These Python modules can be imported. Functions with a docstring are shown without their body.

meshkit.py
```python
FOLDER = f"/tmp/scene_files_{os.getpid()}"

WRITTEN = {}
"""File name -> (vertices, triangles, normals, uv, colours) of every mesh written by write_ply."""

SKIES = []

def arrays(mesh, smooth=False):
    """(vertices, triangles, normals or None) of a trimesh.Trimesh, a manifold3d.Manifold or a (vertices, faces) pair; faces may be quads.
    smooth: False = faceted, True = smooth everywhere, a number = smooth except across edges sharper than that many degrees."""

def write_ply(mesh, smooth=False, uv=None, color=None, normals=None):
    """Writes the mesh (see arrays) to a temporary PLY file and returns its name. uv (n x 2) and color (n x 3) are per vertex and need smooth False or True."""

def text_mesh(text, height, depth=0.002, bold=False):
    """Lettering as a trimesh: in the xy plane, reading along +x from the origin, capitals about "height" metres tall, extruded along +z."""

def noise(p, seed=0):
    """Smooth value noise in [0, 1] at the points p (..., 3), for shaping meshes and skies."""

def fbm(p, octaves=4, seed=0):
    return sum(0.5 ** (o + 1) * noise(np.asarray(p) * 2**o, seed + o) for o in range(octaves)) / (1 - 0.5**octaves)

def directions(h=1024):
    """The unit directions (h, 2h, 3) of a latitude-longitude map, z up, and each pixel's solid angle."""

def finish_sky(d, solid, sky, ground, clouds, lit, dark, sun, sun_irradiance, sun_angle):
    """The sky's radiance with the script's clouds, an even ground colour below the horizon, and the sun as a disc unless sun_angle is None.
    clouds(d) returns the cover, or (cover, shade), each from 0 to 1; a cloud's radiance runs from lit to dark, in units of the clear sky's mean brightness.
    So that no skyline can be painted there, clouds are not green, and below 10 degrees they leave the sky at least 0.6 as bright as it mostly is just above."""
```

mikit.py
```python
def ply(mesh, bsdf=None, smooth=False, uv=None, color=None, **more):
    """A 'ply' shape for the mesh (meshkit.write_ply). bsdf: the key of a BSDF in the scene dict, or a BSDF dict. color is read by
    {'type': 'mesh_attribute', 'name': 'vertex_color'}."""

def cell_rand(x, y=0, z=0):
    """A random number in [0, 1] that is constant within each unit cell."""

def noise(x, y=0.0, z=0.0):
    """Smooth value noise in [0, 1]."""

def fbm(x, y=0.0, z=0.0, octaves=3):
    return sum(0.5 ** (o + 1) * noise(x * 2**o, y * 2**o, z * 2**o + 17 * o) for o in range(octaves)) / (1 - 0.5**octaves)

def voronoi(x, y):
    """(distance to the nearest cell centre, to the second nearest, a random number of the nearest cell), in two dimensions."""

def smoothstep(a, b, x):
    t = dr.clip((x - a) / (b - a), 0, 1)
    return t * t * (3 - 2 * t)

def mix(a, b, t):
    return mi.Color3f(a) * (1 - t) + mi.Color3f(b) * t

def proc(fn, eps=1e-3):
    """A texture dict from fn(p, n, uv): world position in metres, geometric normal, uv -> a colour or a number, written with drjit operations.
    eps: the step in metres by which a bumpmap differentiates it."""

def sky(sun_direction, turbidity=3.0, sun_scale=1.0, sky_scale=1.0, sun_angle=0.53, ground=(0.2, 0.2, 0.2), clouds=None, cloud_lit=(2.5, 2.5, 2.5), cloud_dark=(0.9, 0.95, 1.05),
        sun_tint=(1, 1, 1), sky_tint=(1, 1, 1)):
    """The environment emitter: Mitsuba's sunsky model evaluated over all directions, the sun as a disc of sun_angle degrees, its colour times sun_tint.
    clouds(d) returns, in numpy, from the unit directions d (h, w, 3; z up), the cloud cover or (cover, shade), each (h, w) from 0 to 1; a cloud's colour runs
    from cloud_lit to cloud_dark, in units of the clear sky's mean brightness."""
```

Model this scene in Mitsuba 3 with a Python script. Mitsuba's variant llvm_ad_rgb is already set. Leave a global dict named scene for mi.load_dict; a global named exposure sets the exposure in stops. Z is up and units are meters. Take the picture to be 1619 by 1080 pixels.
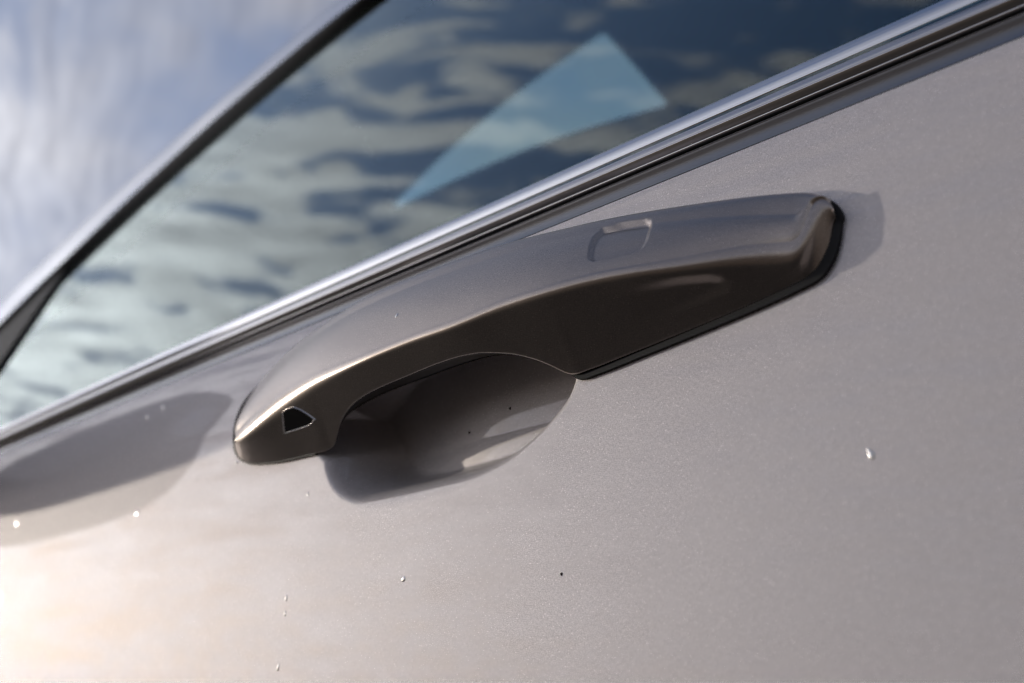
import math, numpy as np, trimesh, drjit as dr, mitsuba as mi, mikit, meshkit
from shapely.geometry import Polygon, Point
import shapely, shapely.affinity
T = mi.ScalarTransform4f
scene, labels = {}, {}

# ------------------------------------------------------------------ camera, sky, exposure
EYE = np.array([.243, -.22, .78])                       # 22 cm off the door skin, below the handle
PITCH, YAW, FPX = math.radians(19.4), math.radians(45.0), 1700.0
FWD = np.array([-math.sin(YAW) * math.cos(PITCH), math.cos(YAW) * math.cos(PITCH), math.sin(PITCH)])
RGT = np.array([math.cos(YAW), math.sin(YAW), 0.0]); UPV = np.cross(RGT, FWD)
HFOV = 2 * math.degrees(math.atan(809.5 / FPX))
scene['camera'] = {'type': 'thinlens', 'fov': HFOV, 'fov_axis': 'x', 'aperture_radius': .0019, 'focus_distance': .312,
                   'near_clip': .005, 'far_clip': 2000.0,
                   'to_world': T().look_at(origin=EYE.tolist(), target=(EYE + FWD).tolist(), up=[0, 0, 1])}
SUN_AZ, SUN_EL = math.radians(71.3), math.radians(7.9)     # azimuth from the door's outward normal towards the front
SUN = np.array([-math.sin(SUN_AZ) * math.cos(SUN_EL), -math.cos(SUN_AZ) * math.cos(SUN_EL), math.sin(SUN_EL)])


def clouds(d):
    q = np.stack([d[..., 0] / (d[..., 2] + .16), d[..., 1] / (d[..., 2] + .16), 0 * d[..., 2]], -1) + np.array([7.0, 2.1, 0])
    w = meshkit.fbm(q * 3.0 + 5.0, 3, 4) - .5
    w2 = meshkit.fbm(q * 3.0 + 15.0, 3, 5) - .5
    s = np.stack([(q[..., 0] * .91 - q[..., 1] * .40) * 7.0 + w * 1.2, (q[..., 0] * .40 + q[..., 1] * .91) * 46.0 + w2 * 3.4, 0 * w], -1)
    n = .64 * meshkit.fbm(s, 5, 2) + .36 * meshkit.fbm(s * np.array([3.5, 1.8, 1]) + 3.1, 4, 8)
    cover = np.clip((n - .385 - .09 * np.clip((d[..., 2] - .66) / .2, 0, 1)) / .13, 0, 1)
    cover = cover * cover * (3 - 2 * cover)
    ang = np.degrees(np.arccos(np.clip(d @ SUN, -1, 1)))
    thick = meshkit.fbm(s * 1.6 + 9.0, 4, 3)
    glow = np.exp(-(ang / 26.0) ** 1.6)                 # thin cloud scatters sunlight forwards
    shade = 1 - glow * np.clip(1.25 - 1.3 * (thick - .3), .35, 1.4)
    veil = np.clip((d[..., 1] - .06) / .24, 0, 1)          # away from the sun the layer thins to a soft veil
    thin = np.clip(.52 + 2.0 * (meshkit.fbm(d * np.array([7.0, 7.0, 11.0]) + 4.0, 4, 6) - .5), 0, .9)
    cover = cover * (1 - veil) + thin * veil
    return cover * .95, np.clip(shade, 0, 1)


scene['sky'] = mikit.sky(SUN.tolist(), turbidity=2.4, clouds=clouds, cloud_lit=(9.6, 9.7, 10.2), cloud_dark=(.92, .92, 1.05), ground=(.06, .05, .042), sun_scale=.86, sky_scale=2.0, sun_tint=(.585, .955, 2.95), sky_tint=(1.06, .96, 1.16))
exposure = 1.85

# ------------------------------------------------------------------ helpers
rng = np.random.default_rng(7)


def px_ray(px):
    px = np.asarray(px, float)
    return FWD + ((px[..., 0] - 809.5) / FPX)[..., None] * RGT - ((px[..., 1] - 540) / FPX)[..., None] * UPV


Z0 = .885


def skin(z):
    """How far the door skin stands out (towards -y) at height z."""
    dz = np.asarray(z, float) - Z0
    return -.085 * dz - dz * dz / 5.0 - 2.8 * np.maximum(dz - .008, 0) ** 2


def stand(px, h):
    """The point of the door's neighbourhood seen at a traced position of the survey photo, h(x) metres off the skin."""
    d = px_ray(px); t = np.full(d.shape[:-1], .3)
    for _ in range(60):
        p = EYE + d * t[..., None]
        want = -(skin(p[..., 2]) + (h(p[..., 0]) if callable(h) else h))
        t = .5 * t + .5 * (want - EYE[1]) / d[..., 1]
    return EYE + d * t[..., None]


def on_plane(px, n, c):
    d = px_ray(px)
    return EYE + d * ((c - n @ EYE) / (d @ n))[..., None]


def dense(pts, n=400):
    p = np.asarray(pts, float); s = np.r_[0, np.cumsum(np.linalg.norm(np.diff(p, axis=0), axis=1))]
    from scipy.interpolate import PchipInterpolator
    u = np.linspace(0, s[-1], n)
    return np.stack([PchipInterpolator(s, p[:, k])(u) for k in range(2)], -1)


def grid(P, close_v=False):
    """Mesh of a (n, m, 3) array of points."""
    n, m = P.shape[:2]
    i, j = np.meshgrid(np.arange(n - 1), np.arange(m if close_v else m - 1), indexing='ij')
    a, b, c, d = i * m + j, (i + 1) * m + j, (i + 1) * m + (j + 1) % m, i * m + (j + 1) % m
    f = np.vstack([np.stack([a, b, c], -1).reshape(-1, 3), np.stack([a, c, d], -1).reshape(-1, 3)])
    return trimesh.Trimesh(P.reshape(-1, 3), f, process=False)


def add(key, mesh, bsdf, smooth=30, **more):
    scene[key] = mikit.ply(mesh, bsdf, smooth=smooth, **more)


def note(key, **kw):
    labels[key] = kw


def smooth01(x):
    x = np.clip(x, 0, 1)
    return x * x * (3 - 2 * x)


# ------------------------------------------------------------------ materials
PAINT = (.70, .655, .658)
HANDLE = (.47, .405, .365)


def flake(p, n, uv):
    a = mikit.cell_rand(dr.floor(p.x * 3800), dr.floor(p.y * 3800), dr.floor(p.z * 3800))
    b = mikit.cell_rand(dr.floor(p.x * 1900 + 7), dr.floor(p.y * 1900), dr.floor(p.z * 1900))
    return mi.Color3f(PAINT) * (.81 + .34 * a + .06 * b + .3 * dr.select(a > .985, 1.0, 0.0))


FL = mikit.proc(flake)
def flake_handle(p, n, uv):
    return flake(p, n, uv) * mi.Color3f([h / c for h, c in zip(HANDLE, PAINT)])


FH = mikit.proc(flake_handle)


def flake_coat(p, n, uv):
    return flake(p, n, uv) * .7


FC = mikit.proc(flake_coat)
scene['paint'] = {'type': 'twosided', 'b': {'type': 'blendbsdf', 'weight': .55,
    'a': {'type': 'principled', 'base_color': FL, 'metallic': .62, 'roughness': .60, 'specular': .5},
    'b': {'type': 'plastic', 'diffuse_reflectance': FC, 'int_ior': 1.9, 'nonlinear': False}}}
scene['handle_paint'] = {'type': 'twosided', 'b': {'type': 'blendbsdf', 'weight': .22,
    'a': {'type': 'principled', 'base_color': FH, 'metallic': 1.0, 'roughness': .29, 'specular': .5},
    'b': {'type': 'roughplastic', 'alpha': .06, 'diffuse_reflectance': {'type': 'rgb', 'value': (.16, .15, .145)}, 'int_ior': 1.7, 'nonlinear': False}}}
scene['chrome'] = {'type': 'twosided', 'b': {'type': 'principled', 'base_color': {'type': 'rgb', 'value': (.80, .80, .82)}, 'metallic': 1.0, 'roughness': .16}}
scene['bright_trim'] = {'type': 'twosided', 'b': {'type': 'principled', 'base_color': {'type': 'rgb', 'value': (.62, .60, .60)}, 'metallic': 1.0, 'roughness': .24}}
scene['rubber'] = {'type': 'twosided', 'b': {'type': 'principled', 'base_color': {'type': 'rgb', 'value': (.010, .010, .011)}, 'specular': .25, 'roughness': .6}}
scene['gloss_black'] = {'type': 'twosided', 'b': {'type': 'roughplastic', 'alpha': .08, 'diffuse_reflectance': {'type': 'rgb', 'value': (.008, .008, .008)}, 'nonlinear': False}}
scene['gloss_grey'] = {'type': 'twosided', 'b': {'type': 'roughplastic', 'alpha': .02, 'int_ior': 1.8, 'diffuse_reflectance': {'type': 'rgb', 'value': (.07, .07, .075)}, 'nonlinear': False}}
scene['cabin_dark'] = {'type': 'twosided', 'b': {'type': 'diffuse', 'reflectance': {'type': 'rgb', 'value': (.03, .03, .032)}}}
scene['side_glass'] = {'type': 'thindielectric', 'int_ior': 1.7, 'specular_transmittance': {'type': 'rgb', 'value': (.70, .89, .86)}, 'specular_reflectance': {'type': 'rgb', 'value': (.90, 1.0, .95)}}
scene['roof_glass'] = {'type': 'thindielectric', 'int_ior': 1.5, 'specular_transmittance': {'type': 'rgb', 'value': (.88, 1.0, .95)}}
scene['mirror_glass'] = {'type': 'twosided', 'b': {'type': 'conductor', 'specular_reflectance': {'type': 'rgb', 'value': (.75, .77, .8)}}}
scene['water'] = {'type': 'twosided', 'b': {'type': 'principled', 'base_color': {'type': 'rgb', 'value': (.62, .60, .59)}, 'metallic': 1.0, 'roughness': .24}}
scene['dust'] = {'type': 'twosided', 'b': {'type': 'diffuse', 'reflectance': {'type': 'rgb', 'value': (.02, .018, .015)}}}


def asphalt(p, n, uv):
    a = mikit.fbm(p.x * 90, p.y * 90, 0, 3); b = mikit.fbm(p.x * 1.4, p.y * 1.4, 3, 3)
    road = mikit.mix((.014, .011, .009), (.030, .023, .018), .6 * a + .4 * b)
    field = mikit.mix((.10, .072, .045), (.18, .125, .076), .5 * mikit.fbm(p.x * 3, p.y * 3, 5, 4) + .5 * b)
    return mikit.mix(road, field, mikit.smoothstep(.95, 1.2, -p.y + .1 * b))


scene['ground_mat'] = {'type': 'twosided', 'b': {'type': 'principled', 'base_color': mikit.proc(asphalt), 'roughness': .9}}

# ------------------------------------------------------------------ ground
g = trimesh.Trimesh([[-900, -900, 0], [900, -900, 0], [900, 900, 0], [-900, 900, 0]], [[0, 1, 2], [0, 2, 3]], process=False)
add('ground', g, 'ground_mat', False)
note('ground', label='dark tarmac edge and dry brown earth beside the car, reflected in its trim', kind='structure')

# ------------------------------------------------------------------ car body: belt line
LO = np.array([(0, 716), (117, 673), (264, 611), (420, 541), (716, 420), (1000, 304), (1267, 199), (1619, 63)], float)
lo3 = stand(LO, 0.0)
BELT = np.polyfit(lo3[:, 0], lo3[:, 2], 2)


def belt(x):
    x = np.clip(x, -.9, .6)
    return np.polyval(BELT, x)


X_FRONT, X_REAR = -.86, .262
# the cup behind the grip: outline on the door skin
CUP_PX = [(913, 598), (902, 628), (882, 657), (850, 692), (800, 732), (740, 760), (680, 776), (620, 790), (570, 797), (543, 788), (522, 764), (513, 732)]
cup3 = stand(np.array(CUP_PX, float), 0.0)
cup3 = stand(dense(CUP_PX, 60), 0.0)
cup_xz = list(map(tuple, cup3[:, [0, 2]])) + [(-.0935, .886), (-.086, .9000), (-.050, .9085), (-.010, .9095 - .0008), (.030, .9050), (.052, .8930)]
CUP = Polygon(cup_xz).buffer(-.004).buffer(.004)


def inside_dist(x, z, poly):
    """Signed distance to the outline, positive inside."""
    pts = shapely.points(x.ravel(), z.ravel())
    d = shapely.distance(pts, poly.exterior)
    return (np.where(shapely.contains(poly, pts), d, -d)).reshape(x.shape)


def cup_depth(x, z):
    out = np.zeros(x.shape)
    near = (x > -.11) & (x < .08) & (z > .84) & (z < .92)
    if not near.any():
        return out
    d = inside_dist(x[near], z[near], CUP)
    e = np.maximum(d + .0006, 0)
    wall = .030 * smooth01(e / .018)
    zz = z[near]
    floor = .0165 - .13 * np.maximum(zz - .871, -.004) + .20 * .005 * np.log1p(np.exp((-.006 - x[near]) / .005))
    floor = np.clip(floor, .004, .028)
    k = .004
    hh = np.clip(.5 + .5 * (wall - floor) / k, 0, 1)
    soft_min = wall * (1 - hh) + floor * hh - k * hh * (1 - hh)
    out[near] = np.where(d > -.0006, np.maximum(soft_min, 0), 0)
    return out


def band(lo, hi, step):
    return np.linspace(lo, hi, max(2, int(round((hi - lo) / step)) + 1))


xs = np.unique(np.r_[band(X_FRONT, -.15, .02), band(-.15, -.095, .004), band(-.095, .058, .00045), band(.058, .11, .004), band(.11, X_REAR - .004, .015), [X_REAR - .002, X_REAR - .0006, X_REAR]].round(6))
zs = np.r_[band(.30, .83, .02)[:-1], band(.83, .848, .002)[:-1], band(.848, .9095, .00045)]
rel = np.r_[band(0, 1, .06)][1:]                       # from .9095 up to the crease, then the shoulder
rows = []
for z in zs:
    rows.append((np.full(len(xs), z), None))
Zc = belt(xs)
ZZ = [r[0] for r in rows]
for t in rel:
    ZZ.append(.9095 + (Zc - .0012 - .9095) * t)
ZZ = np.array(ZZ)                                      # (rows, cols)
XX = np.broadcast_to(xs, ZZ.shape)
OO = skin(ZZ) - cup_depth(XX, ZZ)
# shoulder: rolls over the crease, then runs inwards and up under the moulding
base_o, base_z = skin(Zc), Zc
SH = [(-.0000, -.0008), (-.00008, -.0003), (-.0003, .00005), (-.0006, .0004), (-.0030, .0022)]
TRIM = [(-.0007, .00035), (-.00055, .0006)] + [(-.0115 * t, .0138 * t) for t in np.linspace(.05, 1.0, 14)] + [(-.0180, .0146)]
EO = np.array([base_o + o for o, z in SH]); EZ = np.array([base_z + z for o, z in SH])
P = np.stack([np.vstack([XX, np.broadcast_to(xs, EO.shape)]), -np.vstack([OO, EO]), np.vstack([ZZ, EZ])], -1)
edge = P[:, -1:].copy(); edge[..., 1] += .012           # turned-in rear edge at the shut line
P = np.concatenate([P, edge], 1)
add('car__door_panel', grid(P), 'paint', 40)

# rear door and front wing carry the same skin on past the shut lines
def side_panel(x0, x1):
    x = np.r_[x0, x0 + .0008, band(x0 + .003, x1, .03)]
    z = np.r_[band(.30, .90, .03)]
    zz = np.array([np.full(len(x), v) for v in z] + [.90 + (belt(x) - .0012 - .90) * t for t in np.linspace(.2, 1, 5)])
    oo = skin(zz)
    eo = np.array([skin(belt(x)) + o for o, q in SH]); ez = np.array([belt(x) + q for o, q in SH])
    q = np.stack([np.broadcast_to(x, (len(zz) + len(SH), len(x))), -np.vstack([oo, eo]), np.vstack([zz, ez])], -1)
    e = q[:, :1].copy(); e[..., 1] += .012
    return grid(np.concatenate([e, q], 1))


add('car__rear_door_panel', side_panel(X_REAR + .004, 1.15), 'paint', 40)
add('car__front_wing', side_panel(-2.0, X_FRONT - .004), 'paint', 40)


def box(x0, x1, y0, y1, z0, z1):
    b = trimesh.creation.box([x1 - x0, y1 - y0, z1 - z0]); b.apply_translation([(x0 + x1) / 2, (y0 + y1) / 2, (z0 + z1) / 2]); return b


add('car__sill', box(-1.2, 1.1, -.012, .10, .17, .30), 'gloss_black', False)

# ------------------------------------------------------------------ belt moulding (swept profiles)
xm = band(-1.1, .9, .01)


def sweep(profile, xarr=xm):
    o = np.array([p[0] for p in profile]); z = np.array([p[1] for p in profile])
    b = belt(xarr)
    q = np.stack([np.broadcast_to(xarr[:, None], (len(xarr), len(o))), -(skin(b)[:, None] + o), b[:, None] + z], -1)
    return grid(q)


def arc(c, r, a0, a1, n):
    a = np.radians(np.linspace(a0, a1, n)); return [(c[0] + r * math.cos(t), c[1] + r * math.sin(t)) for t in a]


lower = [(-.0180, .0150)] + [(-.0138, .0150)] + arc((-.0118, .0155), .0006, 240, 380, 8) + [(-.0112, .0156), (-.0105, .0163), (-.0099, .0170)] + \
    arc((-.0102, .0175), .0005, -50, 60, 7) + [(-.0099, .0184), (-.0102, .0194), (-.0106, .0201)] + arc((-.0110, .0202), .0004, 20, 100, 5) + [(-.0150, .0207)]
add('car__belt_moulding', sweep(lower), 'bright_trim', 35)
bead = [(-.0150, .0217), (-.0126, .0217)] + arc((-.0120, .0223), .0007, 260, 350, 8)
pts = np.array([(-.0113, .0226), (-.0112, .0236), (-.0114, .0247), (-.0118, .0256)])
pt2 = np.array([(-.0119, .0258), (-.0126, .0270), (-.0136, .0280), (-.0147, .0287), (-.0153, .0289)])
from scipy.interpolate import CubicSpline
for pq in (pts, pt2):
    bead += [tuple(v) for v in CubicSpline(np.linspace(0, 1, len(pq)), pq)(np.linspace(0, 1, 14))]
bead += [(-.0165, .0287)]
add('car__belt_moulding__lower_trim', sweep(TRIM), 'gloss_grey', 35)
add('car__belt_moulding__chrome_strip', sweep(bead), 'chrome', 16)
add('car__belt_moulding__rubber_groove', sweep([(-.0130, .0194), (-.0128, .0222)]), 'rubber', False)

# ------------------------------------------------------------------ side glass and its frame
TILT = math.radians(25)
GN = np.array([0, -math.cos(TILT), math.sin(TILT)])     # outward normal of the pane
G0 = np.array([0, .0175, .946]); GC = GN @ G0
INNER = on_plane(np.array([(58, 475), (150, 388), (245, 300), (380, 183), (500, 78), (592, 0)], float), GN, GC)
MID = on_plane(np.array([(0, 512), (35, 475), (120, 393), (218, 300), (380, 153), (480, 69), (563, 0)], float), GN, GC + .007)
OUTER = on_plane(np.array([(0, 479), (95, 388), (190, 300), (380, 128), (460, 64), (538, 0)], float), GN, GC + .004)


def rail(p3):
    """z of a frame line against x: the traced stretch, carried on down to the wing and over the roof."""
    c = np.polyfit(p3[:, 0], p3[:, 2], 1 if len(p3) < 4 else 2)
    x0, x1 = p3[:, 0].min(), p3[:, 0].max()
    s0 = np.polyval(np.polyder(c), x0); s1 = np.polyval(np.polyder(c), x1)

    def z(x):
        x = np.asarray(x, float)
        up = np.maximum(x - x1, 0); L = .42
        rise = np.where(up < L, s1 * (up - up ** 2 / (2 * L)), s1 * L / 2)
        return np.polyval(c, np.clip(x, x0, x1)) + s0 * np.minimum(x - x0, 0) + rise
    return z


zi, zm, zo = rail(INNER), rail(MID), rail(OUTER)


def pane(x, z, off):
    """Point of the pane's plane moved out by off."""
    y = (GC + off - GN[2] * z) / GN[1]
    return np.stack([x, y, z], -1)


xr = np.unique(np.r_[band(-1.05, .9, .02)])
gl = []
for x in xr:
    zb = belt(x) + .02
    gl.append([pane(np.array(x), np.array(zb + (max(zi(x) + .01, zb + .002) - zb) * t), 0.0) for t in np.linspace(0, 1, 6)])
add('car__side_window', grid(np.array(gl)), 'side_glass', False)


def ribbon(lines):
    return grid(np.stack(lines, 1))


def blend(a, b, n, bulge=0.0, nrm=GN):
    return [a + (b - a) * t + nrm * bulge * 4 * t * (1 - t) for t in np.linspace(0, 1, n)]


zbel = belt(xr) + .012
Li = pane(xr, np.maximum(zi(xr), zbel), -.002); Lm = pane(xr, np.maximum(zm(xr), zbel), .007); Lo = pane(xr, np.maximum(zo(xr), zbel), .004)
add('car__window_frame__seal', ribbon(blend(Li, Lm, 7, .002)), 'rubber', 60)
back = Lo + np.array([0, .05, -.004])
add('car__window_frame', ribbon(blend(Lm, Lo, 10, .0035) + blend(Lo, back, 5)[1:]), 'chrome', 60)
# black corner piece that carries the door mirror
sail_px = np.array([(64, 470), (50, 496), (0, 570), (-150, 790)], float)
sl = on_plane(sail_px, GN, GC + .003)
sl = np.vstack([sl, pane(np.array([-1.0, -.62]), np.array([.96, float(zm(-.62))]), .003)])
hull = trimesh.convex.convex_hull(np.vstack([sl, sl - GN * .006]))
add('car__mirror_base', hull, 'rubber', 20)

# ------------------------------------------------------------------ roof, dark shaded windscreen and cabin
def shell_z(x, y):
    return np.interp(x, xr, back[:, 2]) - .003 + .07 * np.sin(np.pi * np.clip((y - .1) / 1.5, 0, 1))


def on_shell(px):
    d = px_ray(np.asarray(px, float)); t = np.full(len(d), 1.2)
    for _ in range(200):
        p = EYE + d * t[:, None]; t = .7 * t + .3 * (shell_z(p[:, 0], p[:, 1]) - EYE[2]) / d[:, 2]
    return EYE + d * t[:, None]


TRI = Polygon(on_shell([(608, 340), (955, 50), (1057, 166)])[:, :2]).buffer(-.005).buffer(.005)
near = np.stack([xr, back[:, 1]], -1)
outline = Polygon(np.vstack([near, [(.9, 1.60), (-1.05, 1.60)]]))


def lifted(poly, size, up):
    v, f = trimesh.creation.triangulate_polygon(poly, engine='earcut')
    m_ = trimesh.Trimesh(np.c_[v, np.zeros(len(v))], f, process=False)
    v, f = trimesh.remesh.subdivide_to_size(m_.vertices, m_.faces, size)
    v[:, 2] = shell_z(v[:, 0], v[:, 1]) + up
    return trimesh.Trimesh(v, f)


add('car__roof', lifted(outline.difference(TRI), .06, 0), 'cabin_dark', 40)
add('car__roof__roof_window', lifted(TRI.buffer(.003), .08, .003), 'roof_glass', False)
add('car__cabin__inner_trim', box(-1.4, 1.0, .13, 1.60, .25, .26), 'cabin_dark', False)
add('car__cabin', trimesh.util.concatenate([box(-1.4, 1.0, 1.60, 1.63, .26, 1.40), box(.98, 1.0, .13, 1.6, .26, 1.40), box(-1.4, -1.38, .13, 1.6, .26, 1.0)]), 'cabin_dark', False)

# ------------------------------------------------------------------ door handle
TOP_PX = [(371, 700), (372, 680), (378, 655), (390, 630), (408, 603), (433, 572), (462, 543), (500, 513), (560, 475), (650, 433), (750, 395), (850, 363), (950, 338), (1050, 320), (1150, 306), (1220, 299), (1262, 297), (1288, 301), (1308, 314), (1319, 332), (1321, 348)]
RID_PX = [(371, 700), (376, 693), (390, 680), (407, 665), (440, 637), (488, 606), (540, 582), (600, 556), (655, 534), (711, 515), (796, 481), (860, 461), (915, 446), (967, 435), (1020, 427), (1075, 420), (1130, 412), (1182, 406), (1235, 404), (1262, 402), (1274, 370), (1286, 335), (1299, 314), (1311, 320), (1321, 347)]
BOT_PX = [(371, 700), (374, 716), (383, 729), (400, 734), (430, 732), (480, 722), (522, 711), (529, 704), (533, 690), (539, 668), (553, 645), (575, 627), (602, 613), (640, 597), (700, 573), (735, 563), (765, 559), (800, 560), (840, 568), (876, 582), (898, 593), (906, 594), (930, 587), (1000, 560), (1100, 520), (1200, 478), (1250, 455), (1285, 436), (1302, 415), (1313, 390), (1321, 348)]
from scipy.interpolate import PchipInterpolator
from scipy.ndimage import gaussian_filter1d
H_R = PchipInterpolator(np.array([-.20, -.136, -.125, -.105, -.080, -.045, -.010, .020, .050, .080, .105, .120, .1280, .1335, .1366, .20]), np.array([.0, .0010, .0070, .0140, .0185, .0230, .0250, .0255, .0245, .0205, .0138, .0084, .0066, .0042, .0006, .0]))
H_T = PchipInterpolator(np.array([-.20, -.136, -.120, -.090, -.045, .020, .080, .115, .130, .1365, .20]), np.array([.0, .0005, .0030, .0070, .0112, .0128, .0100, .0055, .0028, .0005, .0]))
H_B = PchipInterpolator(np.array([-.20, -.136, -.090, -.074, -.064, -.045, .0, .025, .040, .0485, .055, .09, .1365, .20]), np.array([.0, .0008, .0010, .0012, .0040, .0105, .0125, .0110, .0060, .0022, .0018, .0012, .0006, .0]))
XL, XR = -.1368, .1368


def line_of(px, h):
    p = stand(dense(px, 900), h)
    return p


BOT_H = np.array([.0, .0005, .0008, .0010, .0010, .0010, .0012, .0022, .0045, .0072, .0098, .0118, .0132, .0143, .0157, .0155, .0142, .0122, .0092, .0054, .0033, .0023, .0018, .0015, .0012, .0010, .0009, .0008, .0008, .0007, .0003])


def line_of_h(px, hs):
    p = np.asarray(px, float); sl_ = np.r_[0, np.cumsum(np.linalg.norm(np.diff(p, axis=0), axis=1))]
    return stand(dense(px, 900), PchipInterpolator(sl_, hs)(np.linspace(0, sl_[-1], 900)))


lt, lr, lb = line_of(TOP_PX, H_T), line_of(RID_PX, H_R), line_of_h(BOT_PX, BOT_H)
N = 620
# the grip's lower face is one even surface from the ridge down to the line of the two feet; the finger arch is cut out of it
BASE_PX = BOT_PX[:7] + [(600, 693), (700, 667), (800, 636), (876, 609)] + BOT_PX[22:]
BASE_H = np.r_[BOT_H[:7], .0014, .0016, .0018, .0018, BOT_H[22:]]
# stations share a fraction of the way along x; each line keeps its own ends
def resample(p, q):
    x = np.maximum.accumulate(p[:, 0] + np.arange(len(p)) * 1e-9)
    s = (x - x[0]) / (x[-1] - x[0])
    return np.stack([np.interp(q, s, p[:, k]) for k in range(3)], -1)


q = .5 - .5 * np.cos(np.pi * np.linspace(0, 1, N)); q = .45 * q + .55 * np.linspace(0, 1, N)
A, R_ = resample(lt, q), resample(lr, q)
BASE = resample(line_of_h(BASE_PX, BASE_H), q)
r_s, b_s = gaussian_filter1d(R_, 9, axis=0, mode='nearest'), gaussian_filter1d(BASE, 9, axis=0, mode='nearest')
face_m = grid(np.stack([r_s + (b_s - r_s) * t for t in np.linspace(-.05, 1.0, 12)], 1))
arch = np.where((dense(BOT_PX, 900)[:, 0] > 527) & (dense(BOT_PX, 900)[:, 0] < 908))[0]
ad = px_ray(dense(BOT_PX, 900)[arch]); ad /= np.linalg.norm(ad, axis=1, keepdims=True)
loc, ri, _ = face_m.ray.intersects_location(np.broadcast_to(EYE, ad.shape), ad, multiple_hits=False)
lb[arch[ri]] = loc
B = resample(lb, q)


def soft(p, s):
    o = gaussian_filter1d(p, s, axis=0, mode='nearest'); w = smooth01(np.minimum(np.arange(N), N - 1 - np.arange(N)) / (3 * s))[:, None]
    return p * (1 - w) + o * w


A, R_, B = soft(A, 5), soft(R_, 5), soft(B, 2.0)
hb = PchipInterpolator([-.2, -.085, -.066, -.045, .020, .042, .055, .2], [-.001, -.001, .003, .0080, .0085, .003, -.001, -.001])


def corner(p0, p1, p2, r, n):
    d0 = p0 - p1; d2 = p2 - p1
    l0 = np.linalg.norm(d0, axis=1, keepdims=True) + 1e-9; l2 = np.linalg.norm(d2, axis=1, keepdims=True) + 1e-9
    a = p1 + d0 * np.minimum(r / l0, .42); c = p1 + d2 * np.minimum(r / l2, .42)
    out = []
    for t in np.linspace(0, 1, n):
        out.append(a * (1 - t) ** 2 + 2 * p1 * t * (1 - t) + c * t * t)
    return out


def edge_pts(a, c, n, bulge=None):
    out = []
    for t in np.linspace(0, 1, n + 2)[1:-1]:
        v = a * (1 - t) + c * t
        if bulge is not None:
            v = v + bulge * (4 * t * (1 - t))
        out.append(v)
    return out


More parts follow.
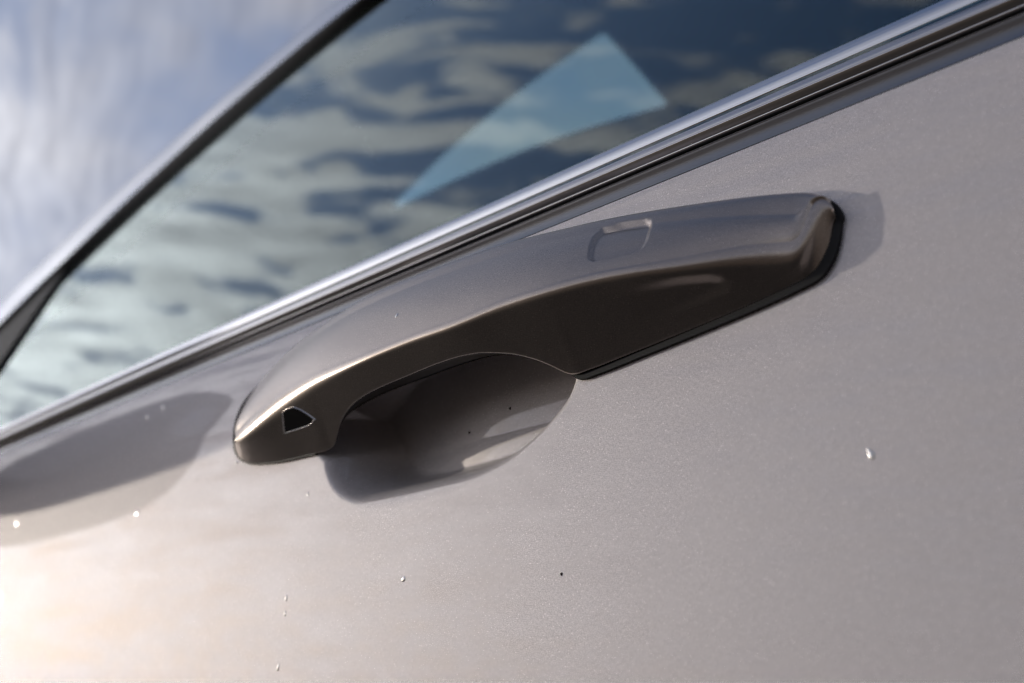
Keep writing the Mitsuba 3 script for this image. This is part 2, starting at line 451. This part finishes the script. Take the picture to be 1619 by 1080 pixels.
def back_of(p, dz):
    o = p.copy(); o[:, 1] = -(skin(p[:, 2]) + hb(p[:, 0])); o[:, 1] = np.maximum(o[:, 1], p[:, 1] + .0005); o[:, 2] += dz
    return o


thick = np.linalg.norm(A - B, axis=1)
A0 = back_of(A, -np.minimum(.002, thick * .2)); B0 = back_of(B, np.minimum(.0015, thick * .2))
taper = np.clip(thick / .020, .05, 1)[:, None]
TR = np.cross(np.gradient(R_, axis=0), A - R_); TR /= np.linalg.norm(TR, axis=1, keepdims=True) + 1e-12
TR *= np.where(TR[:, 1:2] > 0, -1, 1)
cA = corner(A0, A, R_, .0085 * taper, 16); cR = corner(A, R_, B, (.0026 + .0014 * smooth01((q - .8) / .15)[:, None] + .0052 * smooth01((.42 - q) / .35)[:, None]) * taper, 14); cB = corner(R_, B, B0, .0009 * taper, 8)
sec = [A0] + edge_pts(A0, cA[0], 4) + cA + edge_pts(cA[-1], cR[0], 60, TR * .0011 * taper) + cR + edge_pts(cR[-1], cB[0], 40) + cB + edge_pts(cB[-1], B0, 4) + [B0] + edge_pts(B0, A0, 3)
S = np.stack(sec, 1)
hm = grid(S, close_v=True)
if hm.volume < 0:
    hm.invert()
# the pressed pad on top and the shallow dish underneath, sunk along the surface normal
def px_of(v):
    r = v - EYE; w = r @ FWD
    return 809.5 + FPX * (r @ RGT) / w, 540 - FPX * (r @ UPV) / w


hit_mesh = hm


def on_handle(px):
    d = px_ray(px); d /= np.linalg.norm(d, axis=-1, keepdims=True)
    o = np.broadcast_to(EYE, d.shape)
    loc, ri, ti = hit_mesh.ray.intersects_location(o, d, multiple_hits=False)
    out = np.full(d.shape, np.nan); nn = np.zeros(d.shape)
    out[ri] = loc; nn[ri] = hit_mesh.face_normals[ti]
    return out, nn


PAD3 = on_handle(np.array([(929, 409), (931, 392), (938, 374), (951, 362), (985, 352), (1020, 346), (1030, 348), (1031, 356), (1024, 378), (1016, 392), (1003, 399), (968, 407), (936, 414)], float))[0]
DISH3 = on_handle(np.array([(930, 470), (1000, 448), (1070, 434), (1122, 429), (1156, 437), (1172, 449), (1167, 460), (1120, 480), (1030, 518), (960, 545), (920, 556)], float))[0]


def frame_of(p):
    c = p.mean(0); u, s, vt = np.linalg.svd(p - c); return c, vt[0], vt[1]


vn = hm.vertex_normals.copy(); V = hm.vertices.copy()
m = np.arange(N * S.shape[1]).reshape(N, -1)
lab = np.zeros(S.shape[1], int); k0 = 1 + 4 + 16; lab[5:k0 + 60 + 7] = 1; lab[k0 + 60 + 7:k0 + 60 + 14 + 40] = 2
lab = np.tile(lab, N)
def sink(p3, side, depth, w, r=.0009):
    c, a, b = frame_of(p3)
    poly = Polygon(np.c_[(p3 - c) @ a, (p3 - c) @ b]).buffer(-r).buffer(r)
    sel = np.where(lab == side)[0]
    d = inside_dist((V[sel] - c) @ a, (V[sel] - c) @ b, poly)
    amt = depth * smooth01((d + .0001) / w) * (smooth01((V[sel, 0] - .072) / .03) if side == 2 else 1)
    V[sel] -= vn[sel] * amt[:, None]
    full = np.zeros(len(V), bool); full[sel[d > w * 1.02]] = True
    return full


in_pad = sink(PAD3, 1, .0011, .0013)
in_dish = sink(DISH3, 2, .0007, .0042, .0035)
hm = trimesh.Trimesh(V, hm.faces, process=False)
pf = in_pad[hm.faces].all(1)
body = trimesh.Trimesh(V, hm.faces[~pf], process=False); body_src = np.arange(len(V))
padm = trimesh.Trimesh(V, hm.faces[pf], process=False); padm.remove_unreferenced_vertices()
nb = S.shape[1] - 4 - 5 - 4
back_v = np.zeros(S.shape[1], bool); back_v[nb:] = True; back_v[:2] = True
bf = np.tile(back_v, N)[body_src][body.faces].all(1)
gb = trimesh.Trimesh(body.vertices, body.faces[bf], process=False); gb.remove_unreferenced_vertices()
body = trimesh.Trimesh(body.vertices, body.faces[~bf], process=False); body.remove_unreferenced_vertices()
add('car__door_handle__grip_back', gb, 'gloss_black', True)
add('car__door_handle', body, 'handle_paint', True)
add('car__door_handle__touch_pad', padm, 'handle_paint', True)

# small black window in the front foot, with a thin bright lip
slot_px = np.array([(446, 652), (452, 647), (464, 643), (475, 647), (488, 655), (499, 663), (494, 670), (486, 674), (468, 680), (449, 686), (447, 668)], float)
hit_mesh = hm


sp, sn = on_handle(slot_px); ok = ~np.isnan(sp[:, 0]); sp = sp[ok]; nrm = sn[ok].mean(0); nrm /= np.linalg.norm(nrm)
cen = sp.mean(0)
rim = sp + nrm * .00035; inn = cen + (sp - cen) * .94 + nrm * .00035; low = cen + (sp - cen) * .90 + nrm * .00005
n_ = len(sp)
face = trimesh.Trimesh(np.vstack([low + nrm * .0002, [cen + nrm * .00025]]), [[i, (i + 1) % n_, n_] for i in range(n_)], process=False)
add('car__door_handle__sensor_window', face, 'gloss_black', False)
outr = cen + (sp - cen) * 1.03 - nrm * .0002
ring = grid(np.stack([outr, rim, inn, low], 0).transpose(1, 0, 2)[np.r_[0:n_, 0]])
add('car__door_handle__window_rim', ring, 'bright_trim', 25)
# black gasket under both feet
def foot(px, h0):
    p = stand(np.array(px, float), 0.0); return Polygon(p[:, [0, 2]])


gpoly = Polygon(np.vstack([lt[::9, [0, 2]], lb[::-9, [0, 2]]])).buffer(0)
if gpoly.geom_type != 'Polygon':
    gpoly = max(gpoly.geoms, key=lambda s: s.area)
rear = gpoly.intersection(Polygon([(.046, .8), (.2, .8), (.2, 1), (.046, 1)])).buffer(-.0004)
rear = shapely.affinity.translate(rear, .0022, -.0018)
front = gpoly.intersection(Polygon([(-.2, .8), (-.075, .8), (-.075, 1), (-.2, 1)])).buffer(.0002)


def gasket(poly):
    e = trimesh.creation.extrude_polygon(poly, .0035, engine='earcut')
    v = e.vertices.copy(); out = np.c_[v[:, 0], -(skin(v[:, 1]) - .0022 + v[:, 2]), v[:, 1]]
    return trimesh.Trimesh(out, e.faces[:, ::-1], process=False)


add('car__door_handle__gasket', gasket(rear), 'rubber', False)
add('car__door_handle__gasket_001', gasket(front), 'rubber', False)

# ------------------------------------------------------------------ door mirror, left of the picture: seen in the paint and as a shadow
def ellip(c, r, p=2.6, sub=4):
    s = trimesh.creation.icosphere(subdivisions=sub); v = s.vertices
    k = (np.abs(v) ** p).sum(1) ** (-1 / p)
    return trimesh.Trimesh(v * k[:, None] * np.array(r) + np.array(c), s.faces, process=False)


MC = np.array([-.590, -.097, .998])
hs = ellip(MC, (.195, .037, .068), 3.4); v = hs.vertices
v[:, 0] = np.minimum(v[:, 0], MC[0] + .188)
add('car__door_mirror', trimesh.Trimesh(v, hs.faces, process=False), 'paint', 40)
gs = ellip(MC + np.array([.1885, 0, .001]), (.001, .013, .020), 3.0, 3)
add('car__door_mirror__mirror_glass', gs, 'mirror_glass', True)
add('car__door_mirror__mirror_arm', trimesh.convex.convex_hull(np.vstack([ellip((-.64, -.085, .972), (.045, .02, .014), 3, 2).vertices, ellip((-.72, .035, .985), (.05, .02, .018), 3, 2).vertices])), 'gloss_black', 30)

note('car', label='champagne beige metallic car seen close up at its front door handle', category='car')
note('car__door_handle', label='bow shaped body colour door handle with a pressed pad on top')
note('car__door_handle__sensor_window', label='small black five sided window in the lower front foot of the handle')
note('car__belt_moulding__chrome_strip', label='polished chrome strip along the foot of the side window')

# ------------------------------------------------------------------ water drops and dust
def drop(px, size, trail, hgt, on='skin'):
    """A flat drop of the outline drawn by size (half width, half height in m), leaning by trail."""
    if on == 'handle':
        p, nn = on_handle(np.array([px], float)); p, nn = p[0], nn[0]
    else:
        p = stand(np.array([px], float), 0.0)[0]; nn = np.array([0, -1, -(-.06 - .4 * (p[2] - Z0)) ]); nn[2] = .06 + .4 * (p[2] - Z0); nn /= np.linalg.norm(nn)
    up = np.array([0, 0, 1.0]); up -= nn * (up @ nn); up /= np.linalg.norm(up); rt = np.cross(up, nn)
    s = trimesh.creation.icosphere(subdivisions=4); v = s.vertices.copy()
    w, h_ = size
    t = v[:, 1]
    width = np.where(t > 0, 1 - .65 * t ** 1.3, 1.0)
    x = v[:, 0] * w * width + trail * np.maximum(t, 0) ** 1.2 * w
    y = t * h_
    zz = np.where(v[:, 2] > 0, v[:, 2] * hgt * .6 * np.where(t > 0, 1 - .7 * np.clip(t, 0, 1), 1), v[:, 2] * .00012)
    return trimesh.Trimesh(p + x[:, None] * rt + y[:, None] * up + zz[:, None] * nn, s.faces, process=False)


DROPS = [((1378, 717), (.0008, .0015), -1.3, .0004, 'skin', 'largest water drop with a trail, on the right side of the door'),
         ((638, 915), (.0010, .0010), 0, .0004, 'skin', 'round water drop on the door below the handle cup'),
         ((453, 945), (.0006, .0013), .3, .0005, 'skin', 'upper drop of the close pair on the lower door'),
         ((451, 970), (.0006, .0011), .3, .0005, 'skin', 'lower drop of the close pair on the lower door'),
         ((440, 1055), (.00055, .0014), .3, .0005, 'skin', 'thin water drop lowest on the door, below the close pair'),
         ((217, 811), (.0019, .0013), .5, .0004, 'skin', 'glinting water drop left of the handle foot'),
         ((258, 645), (.0013, .0017), -.8, .0005, 'skin', 'blurred upper water drop close below the belt moulding at left'),
         ((232, 660), (.0018, .0009), 0, .0004, 'skin', 'flat water drop just below and left of another, under the moulding at left'),
         ((27, 826), (.0014, .0022), -.8, .0003, 'skin', 'blurred water drop at the far left of the door'),
         ((487, 781), (.0006, .0009), 0, .0004, 'skin', 'tiny water drop left of the cup edge below the handle foot'),
         ((375, 731), (.0009, .0009), 0, .0007, 'skin', 'tiny shining water drop at the front tip of the handle'),
         ((628, 498), (.0008, .0012), -.8, .0005, 'handle', 'water drop on the upper face of the door handle')]
for k, (px, size, trail, hgt, on, lab_) in enumerate(DROPS):
    key = 'water_drop' + ('' if k == 0 else f'_{k:03d}')
    add(key, drop(px, size, trail, hgt, on), 'water', True)
    note(key, label=lab_, category='water drop', group='water drops on the car')

for k, (px, lab_) in enumerate([((803, 645), 'dark dust speck inside the handle cup, right of its middle'), ((731, 681), 'dark dust speck inside the handle cup by the shadow edge'), ((888, 908), 'dark dust speck on the lower middle of the door')]):
    p = EYE + px_ray(np.array(px, float)) * .30
    inside = px[1] < 800
    q3 = stand(np.array([px], float), lambda x: -.0150 if inside else 0.0)[0]
    if inside:
        xz = np.array([[q3[0]]]), np.array([[q3[2]]])
        q3[1] = -(skin(q3[2]) - cup_depth(*xz)[0, 0]) - .0001
    sp_ = trimesh.creation.icosphere(subdivisions=2); vv = sp_.vertices * np.array([.00045, .0003, .00042]) * (1 + .25 * rng.standard_normal((len(sp_.vertices), 1)).clip(-1, 1)) + q3
    key = 'dust_speck' + ('' if k == 0 else f'_{k:03d}')
    add(key, trimesh.Trimesh(vv, sp_.faces, process=False), 'dust', True)
    note(key, label=lab_, category='dust speck', group='dust specks on the paint')
